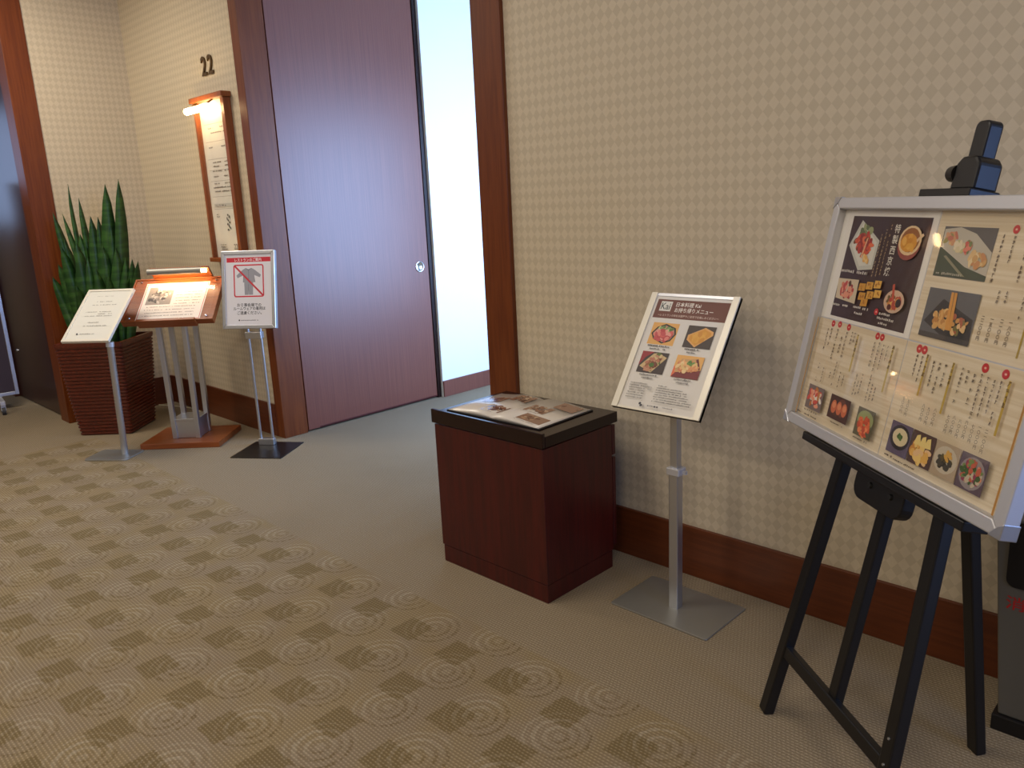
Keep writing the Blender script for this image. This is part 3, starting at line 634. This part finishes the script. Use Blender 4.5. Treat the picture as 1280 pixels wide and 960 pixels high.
MB().box(-BW/2+0.027, BW/2-0.027, 0.027, BH-0.027, -0.0005, 0.0005).tf(MBD @ Matrix.Translation((BW/2, 0, 0.0245)) @ Matrix.Rotation(math.radians(COVER_TURN), 4, 'Y')).build('clear_cover', 'clear_cover', b)

# ------------------------------------------------------------------ no-roomwear notice stand by the door
t = thing('notice_stand', 'silver twin-post stand with a crossed-out roomwear notice beside the wooden door', 'sign stand', (-4.497, 2.296, 0), math.radians(34))
MB().box(0.056-0.165, 0.056+0.165, -0.108-0.160, -0.108+0.160, 0, 0.005).build('base_plate', 'black_paint', t, 0.001)
MB().box(-0.052, 0.052, -0.018, 0.018, 0.005, 0.045).build('foot_bracket', 'alu', t, 0.003)
for s_ in (-1, 1): MB().cyl((s_*0.041, 0, 0.02), (s_*0.041, 0, 0.80), 0.0085, n=14).build('post', 'alu', t)
MB().box(-0.053, 0.053, -0.022, 0.018, 0.685, 0.728).build('top_bracket', 'alu', t, 0.004)
RW, RH, RT = 0.349, 0.472, math.radians(10.8)
M = panel_matrix((0, -0.004, 0.985), RT, RW, RH)
MB().box(0.003, RW-0.003, 0.003, RH-0.003, -0.022, 0.0).tf(M).build('backing', 'alu_frame', t)
for q in ring_frame(RW, RH, 0.023, -0.024, 0.008): q.tf(M).build('frame_rail', 'alu', t, 0.003)
MB().box(0.022, RW-0.022, 0.022, RH-0.022, 0, 0.0006).tf(M).build('paper_sheet', 'paper', t)
pr = Print(0.0008)
def R_(u, v): return u*RW, (1-v)*RH
def rrc(u0, v0, u1, v1, c): a = R_(u0, v1); k = R_(u1, v0); pr.rect(a[0], a[1], k[0], k[1], c)
RDN = (212, 44, 62)
pr.rect(0.022, 0.022, RW-0.022, RH-0.022, (236, 234, 238))
rrc(0.098, 0.087, 0.922, 0.146, RDN)
x, y = R_(0.5, 0.135); pr.text('レストランのご案内', x, y, 0.021, (245, 240, 240), width=0.175, align='c')
a = R_(0.222, 0.594); k = R_(0.790, 0.177)
pr.poly(rrect(a[0], k[0], a[1], k[1], 0.014), RDN); pr.poly(rrect(a[0]+.008, k[0]-.008, a[1]+.008, k[1]-.008, 0.008), (236, 234, 238))
GY = (160, 160, 168); GY2 = (128, 128, 138)
pr.poly([R_(u, v) for u, v in ((.420, .375), (.425, .565), (.492, .565), (.500, .43), (.508, .565), (.580, .565), (.590, .375))][::-1], GY)
pr.poly([R_(u, v) for u, v in ((.455, .222), (.395, .245), (.278, .315), (.296, .350), (.412, .312), (.402, .405), (.625, .405), (.605, .312), (.716, .345), (.738, .312), (.620, .245), (.560, .222), (.507, .262))][::-1], GY)
for a_, b_ in (((.507, .262), (.507, .405)), ((.500, .43), (.500, .565)), ((.412, .312), (.402, .405)), ((.605, .312), (.625, .405))):
    x0, y0 = R_(*a_); x1, y1 = R_(*b_); pr.poly([(x0-.0015, y0), (x1-.0015, y1), (x1+.0015, y1), (x0+.0015, y0)], GY2)
pr.poly([R_(.455, .222), R_(.507, .262), R_(.560, .222), R_(.507, .240)], GY2)
x0, y0 = a[0]+.010, k[1]-.006; x1, y1 = k[0]-.006, a[1]+.010
pr.poly([(x0-.004, y0-.006), (x1-.007, y1-.003), (x1, y1+.005), (x0+.003, y0+.002)], RDN)
for tx, u_, v_, wd in (('お食事会場での', .503, .712, .158), ('ルームウェアの着用は', .506, .757, .210), ('ご遠慮ください。', .505, .813, .160)):
    x, y = R_(u_, v_); pr.text(tx, x, y, 0.0225, (44, 42, 48), width=wd, align='c')
x, y = R_(.31, .896); pr.ell(x, y+.003, .005, .005, (50, 50, 60)); pr.lines(x+.012, .68*RW, y, .0055, (120, 118, 126), 3)
pr.build('notice_print', t, M)

# ------------------------------------------------------------------ lit wooden lectern
t = thing('lit_lectern', 'wooden menu lectern on silver legs with a glowing lamp along its top', 'lectern', (-5.030, 2.052, 0), math.radians(43))
MB().box(-0.260, 0.250, -0.195+0.0, 0.195, 0, 0.036).build('base_board', 'lectern_wood', t, 0.003)
for sx_, sy_ in ((-1, -1), (1, -1), (-1, 1), (1, 1)):
    MB().bar((sx_*0.075, sy_*0.080, 0.036), (sx_*0.082, sy_*0.084, 0.868 + sy_*0.070), 0.030, 0.030, up=(0, 1, 0)).build('leg', 'alu', t, 0.002)
for nm, a_, b_ in (('box_panel', (-0.075, -0.088), (0.075, -0.088)), ('box_panel', (-0.075, 0.088), (0.075, 0.088)), ('box_panel', (-0.083, -0.08), (-0.083, 0.08)), ('box_panel', (0.083, -0.08), (0.083, 0.08))):
    MB().bar((a_[0]*.98, a_[1]*.92, 0.098), (b_[0]*.98, b_[1]*.92, 0.098), 0.006, 0.118).build(nm, 'alu', t)
MB().box(-0.088, 0.088, -0.088, 0.088, 0.150, 0.166).build('box_lid', 'alu', t, 0.002)
MB().box(-0.10, 0.10, -0.105, 0.105, 0.772, 0.786).build('neck_plate', 'alu', t, 0.002)
LW, LH, LT = 0.580, 0.366, math.radians(49.4)
M = panel_matrix((0, 0.0, 0.930), LT, LW, LH)
MB().box(0, LW, 0, LH, -0.042, -0.004).tf(M).build('desk_board', 'lectern_wood', t, 0.004)
for q in ring_frame(LW, LH, 0.010, -0.004, 0.003): q.tf(M).build('edge_moulding', 'lectern_wood', t, 0.001)
MB().box(0.105, LW-0.105, -0.016, 0.004, -0.044, 0.022).tf(M).build('book_lip', 'lectern_wood', t, 0.003)
MB().box(0.085, LW-0.085, 0.012, LH-0.040, -0.004, -0.003).tf(M).build('menu_sheet', 'paper', t)
pr = Print(-0.0028); x0, x1, y0, y1 = 0.085, LW-0.085, 0.012, LH-0.040
pr.rect(x0, y0, x1, y1, (238, 230, 220)); pr.rect(x0+.006, y0+.004, x1-.006, y1-.006, (206, 90, 80)); pr.rect(x0+.010, y0+.008, x1-.010, y1-.010, (240, 232, 222))
pr.rect(x0+.030, y0+.130, x0+.190, y1-.035, (150, 140, 132)); pr.blobs(x0+.110, y0+.200, .070, .052, 46, .014, [(86, 80, 78), (190, 182, 174), (120, 112, 108), (210, 200, 190), (66, 60, 60)])
for i in range(6): pr.lines(x0+.215, x1-.03, y0+.130+i*.024, .007, (130, 118, 108), i)
for i in range(4): pr.lines(x0+.04, x1-.05, y0+.030+i*.024, .007, (140, 126, 116), i+9)
pr.build('menu_print', t, M)
MB().box(0.030, LW-0.030, 0.010, LH-0.014, 0.001, 0.003).tf(M).build('acrylic_cover', 'clear_acrylic', t)
for x, y in ((0.048, 0.030), (LW-0.048, 0.030), (0.048, LH-0.032), (LW-0.048, LH-0.032)):
    MB().cyl(M @ Vector((x, y, 0.003)), M @ Vector((x, y, 0.008)), 0.007, 0.005, 14).build('screw', 'chrome', t)
MB().box(0.120, LW-0.075, LH-0.004, LH+0.012, -0.042, 0.086).tf(M).build('lamp_bracket', 'lectern_wood', t, 0.002)
lm = MB().bar(M @ Vector((LW/2+.01, LH+0.006, 0.072)), M @ Vector((LW/2+.01, LH-0.030, 0.092)), 0.05, 0.006).build('lamp_arm', 'alu', t)
hood = MB(); n = 12; xs = (0.118, LW-0.112)
vs = []
for x in xs:
    for i in range(n+1):
        a_ = 0.22*PI + 0.90*PI*i/n
        vs.append(M @ Vector((x, LH-0.020 + 0.022*math.cos(a_), 0.082 + 0.022*math.sin(a_))))
    for i in range(n, -1, -1):
        a_ = 0.22*PI + 0.90*PI*i/n
        vs.append(M @ Vector((x, LH-0.020 + 0.019*math.cos(a_), 0.082 + 0.019*math.sin(a_))))
k2 = 2*(n+1); hood.add(vs, [(i, (i+1) % k2, k2+(i+1) % k2, k2+i) for i in range(k2)]); hood.add(vs[:k2], [tuple(range(k2-1, -1, -1))]) if False else None
hd = hood.build('lamp_hood', 'steel_plate', t)
MB().cyl(M @ Vector((0.125, LH-0.022, 0.080)), M @ Vector((LW-0.088, LH-0.022, 0.080)), 0.012, n=14).build('lamp_tube', 'lamp_tube', t)

# ------------------------------------------------------------------ slanted notice on a single pole in front of the plant
t = thing('slanted_notice', 'slanted white notice in a thin frame on a silver pole before the plant pot', 'sign stand', (-5.111, 1.624, 0), math.radians(36.7))
MB().prism(rrect(-0.165, 0.122, -0.145, 0.066, 0.03), 0, 0.008).build('base_plate', 'steel_plate', t, 0.002)
NT = math.radians(50.7); NW, NH = 0.306, 0.424
M = panel_matrix((0, 0, 0.880), NT, NW, NH)
pe = M @ Vector((NW-0.012, 0.010, -0.02))
MB().cyl((0.045, -0.03, 0.006), (pe.x-0.01, pe.y+0.02, pe.z-0.002), 0.0195, n=20).build('pole', 'alu', t)
MB().cyl((pe.x-.012, pe.y+.02, pe.z-0.030), (pe.x-.010, pe.y+.02, pe.z-0.002), 0.023, n=20).build('pole_cap', 'alu_frame', t)
MB().box(0.002, NW-0.002, 0.002, NH-0.002, -0.012, 0.0).tf(M).build('backing', 'alu_frame', t)
for q in ring_frame(NW, NH, 0.016, -0.013, 0.005): q.tf(M).build('frame_rail', 'alu_white', t, 0.001)
MB().box(0.015, NW-0.015, 0.015, NH-0.015, 0, 0.0006).tf(M).build('paper_sheet', 'paper', t)
pr = Print(0.0008); pr.rect(0.016, 0.016, NW-0.016, NH-0.016, (222, 220, 208))
for v_, u0_, u1_, h_ in ((.14, .26, .62, .005), (.25, .32, .66, .007), (.315, .26, .78, .007), (.45, .20, .74, .006), (.49, .48, .78, .006), (.53, .22, .80, .006), (.655, .36, .62, .007), (.72, .30, .80, .007), (.87, .30, .62, .006)): pr.lines(u0_*NW, u1_*NW, (1-v_)*NH, h_, (150, 146, 136), int(v_*100))
pr.ell(.26*NW, .137*NH, .006, .006, (60, 60, 66)); pr.build('notice_print', t, M)

# ------------------------------------------------------------------ snake plant in a wicker pot
t = thing('snake_plant', 'tall snake plant in a square dark wicker pot in the corner', 'potted plant', (-5.79, 1.855, 0), math.radians(43))
q = MB(); nb_ = 26; Hp = 0.63; prof = []
for i in range(nb_):
    z0 = Hp*i/nb_; z1 = Hp*(i+1)/nb_
    for zz, bul in ((z0+.002, -0.004), (z0+(z1-z0)*.3, 0.003), (z0+(z1-z0)*.7, 0.003), (z1-.002, -0.004)):
        prof.append((zz, 0.178 + 0.050*(zz/Hp)**0.8 + bul))
vs = []; fs = []
for zz, h_ in prof:
    rc = 0.02
    for x, y in rrect(-h_, h_, -h_, h_, rc, 3): vs.append((x, y, zz))
k = 16
for j in range(len(prof)-1):
    for i in range(k): fs.append((j*k+i, j*k+(i+1) % k, (j+1)*k+(i+1) % k, (j+1)*k+i))
q.add(vs, fs); q.add(vs[:k], [tuple(range(k-1, -1, -1))]); q.build('wicker_body', 'wicker', t)
rim = MB(); O = rrect(-.233, .233, -.233, .233, .02, 3); I = rrect(-.205, .205, -.205, .205, .015, 3)
vs = [(x, y, .622) for x, y in O] + [(x, y, .645) for x, y in O] + [(x, y, .645) for x, y in I] + [(x, y, .57) for x, y in I]
rim.add(vs, [(j*k+i, j*k+(i+1) % k, (j+1)*k+(i+1) % k, (j+1)*k+i) for j in range(3) for i in range(k)]); rim.build('rim', 'wicker', t)
MB().prism(rrect(-.205, .205, -.205, .205, .015, 3), 0.55, 0.585).build('soil', 'soil', t)
RZ = Matrix.Rotation(-math.radians(43), 3, 'Z')
def leaf(base, tip, wid, bow, twist, pinch=0.0):
    base = Vector(base); tip = Vector(tip); ax = tip-base; n = 9
    face = Vector((math.cos(twist), math.sin(twist), 0)); sd = ax.cross(face).normalized(); fn = sd.cross(ax).normalized()
    q = MB(); vs = []
    for i in range(n+1):
        s = i/n; wv = wid*(0.62+0.75*s-0.35*s*s)*(1-s**4.0)**0.8*0.5 if i < n else 0.0006
        c = base + ax*s + bow*math.sin(PI*s*0.9)*fn + sd*0.008*math.sin(6*s+twist*3)
        tw = 0.5*(s-0.4)*math.sin(twist*5); s2 = sd*math.cos(tw) + fn*math.sin(tw); f2 = -sd*math.sin(tw) + fn*math.cos(tw)
        vs += [c - s2*wv, c + f2*(0.003+wv*0.22), c + s2*wv, c + f2*(-0.003+wv*0.10)]
    fs = []
    for i in range(n):
        for j in range(4): fs.append((i*4+j, i*4+(j+1) % 4, (i+1)*4+(j+1) % 4, (i+1)*4+j))
    q.add(vs, fs, True); q.build('leaf', 'leaf_green', t)
C0 = Vector((-5.79, 1.855, 0))
def L(tx, ty, tz, bx, by, wid, bow=0.02, tw=0.0):
    tip = RZ @ (Vector((tx, ty, tz)) - C0); bs = RZ @ (Vector((bx, by, 0.56)) - C0); leaf(bs, tip, wid*1.5, bow, tw*0.7 + 2.1)
L(-5.602, 2.042, 1.694, -5.70, 1.95, .072, .02, .3); L(-5.675, 1.969, 1.668, -5.72, 1.90, .078, .01, -.2)
L(-5.831, 1.814, 1.678, -5.80, 1.84, .030, .05, .9); L(-5.795, 1.850, 1.588, -5.78, 1.88, .045, .03, .8)
L(-5.935, 1.710, 1.502, -5.86, 1.80, .055, .03, .2); L(-5.890, 1.755, 1.490, -5.83, 1.84, .040, -.02, .9)
L(-5.765, 1.880, 1.466, -5.77, 1.86, .075, .01, 0.); L(-5.726, 1.919, 1.459, -5.74, 1.90, .070, .02, .3)
L(-5.600, 2.045, 1.171, -5.68, 1.97, .055, .02, 0.); L(-5.565, 2.079, 1.153, -5.67, 1.98, .055, .03, .5); L(-5.632, 2.012, 1.185, -5.70, 1.93, .050, .0, -.3)
L(-5.985, 1.700, 1.160, -5.85, 1.79, .075, .06, .1); L(-5.831, 1.815, 1.353, -5.80, 1.80, .078, .0, -.2); L(-5.673, 1.971, 1.395, -5.70, 1.92, .070, .02, .1)
L(-5.985, 1.661, 1.080, -5.88, 1.76, .070, .05, .4); L(-5.80, 1.78, 1.30, -5.82, 1.80, .080, .0, .2); L(-5.70, 1.90, 1.28, -5.74, 1.87, .080, .01, -.3)
L(-5.86, 1.92, 1.34, -5.82, 1.90, .070, -.02, .4); L(-5.76, 2.00, 1.42, -5.76, 1.96, .065, -.01, .2); L(-5.90, 1.82, 1.25, -5.85, 1.84, .070, .02, .6)
L(-5.64, 1.90, 1.08, -5.70, 1.88, .060, .02, .4); L(-5.75, 1.72, 1.02, -5.78, 1.77, .065, .02, .1); L(-5.88, 1.70, 1.28, -5.84, 1.78, .070, .03, -.1)
L(-5.78, 1.83, 1.20, -5.79, 1.82, .075, .0, .3); L(-5.66, 1.97, 1.25, -5.71, 1.92, .070, .0, -.2); L(-5.93, 1.75, 1.32, -5.87, 1.80, .065, .02, .2); L(-5.69, 1.84, 1.12, -5.73, 1.85, .070, .01, .1); L(-5.84, 1.76, 1.14, -5.83, 1.79, .070, .02, -.3)

# ------------------------------------------------------------------ wall menu case, its lamp, and the number above it
t = thing('menu_case', 'tall wood framed menu case with glowing lamp on the wall under the number', 'wall display', (-4.925, WY, 1.66))
DP = 0.05; X0, X1, ZB, ZT = -0.225, 0.190, -0.50, 0.47
MB().box(X0+.01, X1-.01, -0.015, -0.001, ZB, ZT).build('back_panel', 'frame_wood', t)
MB().box(X0, X0+0.022, -DP, -0.001, ZB, ZT).build('stile', 'frame_wood', t, 0.002)
MB().box(X1-0.040, X1, -DP, -0.001, ZB, ZT).build('stile', 'frame_wood', t, 0.002)
MB().box(X0-.014, X1+.014, -DP-.018, -0.001, ZT, ZT+0.032).build('cornice', 'frame_wood', t, 0.004)
MB().box(X0-.014, X1+.014, -DP-.014, -0.001, ZB-0.028, ZB).build('sill', 'frame_wood', t, 0.004)
MB().box(X0+.022, X1-.040, -0.020, -0.015, ZB, ZT).build('menu_sheet', 'paper', t)
MI = Matrix(((1, 0, 0, X0+.022), (0, 0, -1, -0.0205), (0, 1, 0, ZB), (0, 0, 0, 1)))
pr = Print(0.0); pw, ph = X1-.040-X0-.022, ZT-ZB; pr.rect(0, 0, pw, ph, (228, 224, 212))
for v_ in (.14, .25, .36, .43, .50, .60, .68): pr.rect(.10*pw, (1-v_)*ph, .96*pw, (1-v_)*ph+.002, (150, 140, 126))
for v_, u0_, u1_ in ((.06, .5, .62), (.17, .25, .45), (.17, .70, .92), (.20, .30, .90), (.29, .20, .34), (.29, .68, .9), (.385, .25, .6), (.385, .7, .92), (.41, .25, .55), (.41, .7, .92), (.44, .25, .6), (.44, .7, .92), (.475, .25, .45), (.475, .66, .8), (.52, .25, .45), (.52, .66, .85), (.545, .2, .9), (.57, .25, .95), (.72, .18, .3), (.735, .18, .3), (.92, .2, .45), (.935, .2, .45), (.95, .2, .45)): pr.lines(u0_*pw, u1_*pw, (1-v_)*ph, .010, (120, 112, 102), int(v_*1000))
pr.rect(.15*pw, .335*ph, .92*pw, .355*ph, (200, 196, 186)); pr.lines(.2*pw, .6*pw, .338*ph, .012, (90, 84, 76), 77)
for i in range(9): pr.ell((.62+.05*math.sin(i*2.1))*pw, (.28-.012*i)*ph, .010, .006, (84, 80, 74), i*.8)
pr.text('22', .72*pw, .055*ph, .05, (120, 112, 100)); pr.build('menu_print', t, MI)
MB().box(X0+.022, X1-.040, -0.040, -0.038, ZB, ZT).build('glass_pane', 'clear_acrylic', t)
MB().cyl((X0+.01, -DP-.050, ZT-.050), (X1-.105, -DP-.050, ZT-.050), 0.020, n=18).build('lamp_tube', 'lamp_tube_low', t)
for x in (X0+.05, X1-.14): MB().bar((x, -DP-.050, ZT-.035), (x, -DP+.01, ZT+.006), 0.012, 0.008).build('lamp_bracket', 'bronze', t)

t = thing('wall_number', 'bronze number 22 mounted on the wallpaper above the menu case', 'number', (-4.968, WY, 2.289))
vs, fs = glyphs('2')
wd = max(v[0] for v in vs)-min(v[0] for v in vs); hh = max(v[1] for v in vs); xm = min(v[0] for v in vs)
for i in range(2):
    sxx = 0.066/wd; szz = 0.112/hh; q = MB()
    me = bmesh.new(); bv = [me.verts.new(((v[0]-xm)*sxx - 0.082 + i*0.088, -0.010, v[1]*szz)) for v in vs]
    for f in fs: me.faces.new([bv[k] for k in f])
    bmesh.ops.remove_doubles(me, verts=me.verts, dist=1e-5)
    r = bmesh.ops.extrude_face_region(me, geom=list(me.faces))
    for v in r['geom']:
        if isinstance(v, bmesh.types.BMVert): v.co.y = -0.001
    bmesh.ops.recalc_face_normals(me, faces=me.faces)
    mm = bpy.data.meshes.new('digit'); me.to_mesh(mm); me.free(); mm.materials.append(MATS['bronze'])
    o = bpy.data.objects.new('digit', mm); COL.objects.link(o); o.parent = t

# ------------------------------------------------------------------ fire extinguisher box by the right wall
t = thing('extinguisher_box', 'grey fire extinguisher box with dark window standing behind the easel', 'box', (-0.27, 2.19, 0))
q = MB(); y0, y1 = 0.0, 0.235
q.add([(-.138, y0, .045), (.138, y0, .045), (.138, y1, .045), (-.138, y1, .045), (-.185, y0, .60), (.185, y0, .60), (.185, y1, .60), (-.185, y1, .60)],
      [(0,3,2,1),(4,5,6,7),(0,1,5,4),(1,2,6,5),(2,3,7,6),(3,0,4,7)]); q.build('case', 'grey_box', t, 0.004)
MB().box(-.150, .150, -.012, y1, 0, .045).build('plinth', 'black_paint', t, 0.003)
MI = Matrix(((1, 0, 0, 0), (0, 0, -1, 0), (0, 1, 0, 0), (0, 0, 0, 1)))
MB().prism(rrect(-.150, .150, .415, .592, .022), 0.0, 0.003).tf(MI).build('window_panel', 'black_paint', t)
pr = Print(0.0006); pr.text('消 火 器', -.146, .356, .040, (168, 30, 30), width=.165); pr.build('lettering', t, MI)

# ------------------------------------------------------------------ rolling partition at the far left
t = thing('rolling_partition', 'dark rolling partition in a pale aluminium frame at the far left', 'partition', (-7.160, 1.590, 0), math.radians(-97))
MB().box(0.02, 1.16, -0.010, 0.010, 0.135, 1.72).build('panel', 'screen_panel', t)
for x in (0.0, 1.16): MB().box(x-0.002, x+0.026, -0.016, 0.016, 0.112, 1.745).build('side_rail', 'alu', t, 0.003)
for z in (0.112, 1.717): MB().box(0.024, 1.158, -0.014, 0.014, z, z+0.028).build('cross_rail', 'alu', t, 0.003)
for x in (0.14, 1.04):
    ft = MB().box(x-0.018, x+0.018, -0.22, 0.22, 0.075, 0.112).build('foot', 'alu_frame', t, 0.004)
    for y in (-0.19, 0.19):
        MB().cyl((x-0.012, y, 0.032), (x+0.012, y, 0.032), 0.032, n=18).build('caster', 'rubber', ft)
        MB().box(x-0.016, x+0.016, y-0.014, y+0.014, 0.035, 0.078).build('caster_fork', 'alu_frame', ft)

# ------------------------------------------------------------------ lamp cord on the carpet
pts = [(-6.20, 2.30, .006), (-6.08, 2.345, .006), (-5.94, 2.395, .006), (-5.75, 2.41, .006), (-5.58, 2.37, .006), (-5.38, 2.29, .006), (-5.245, 2.215, .006)]
sm = []
for i in range(len(pts)-1):
    p0, p1_, p2_, p3_ = [Vector(pts[max(0, min(len(pts)-1, i+k))]) for k in (-1, 0, 1, 2)]
    for j in range(5):
        s = j/5; sm.append(0.5*((2*p1_) + (p2_-p0)*s + (2*p0-5*p1_+4*p2_-p3_)*s*s + (3*p1_-p0-3*p2_+p3_)*s**3))
sm.append(Vector(pts[-1]))
tag(MB().tube(sm, 0.005).build('power_cord', 'cable'), 'thin cream power cord lying on the carpet behind the lectern', 'cord')
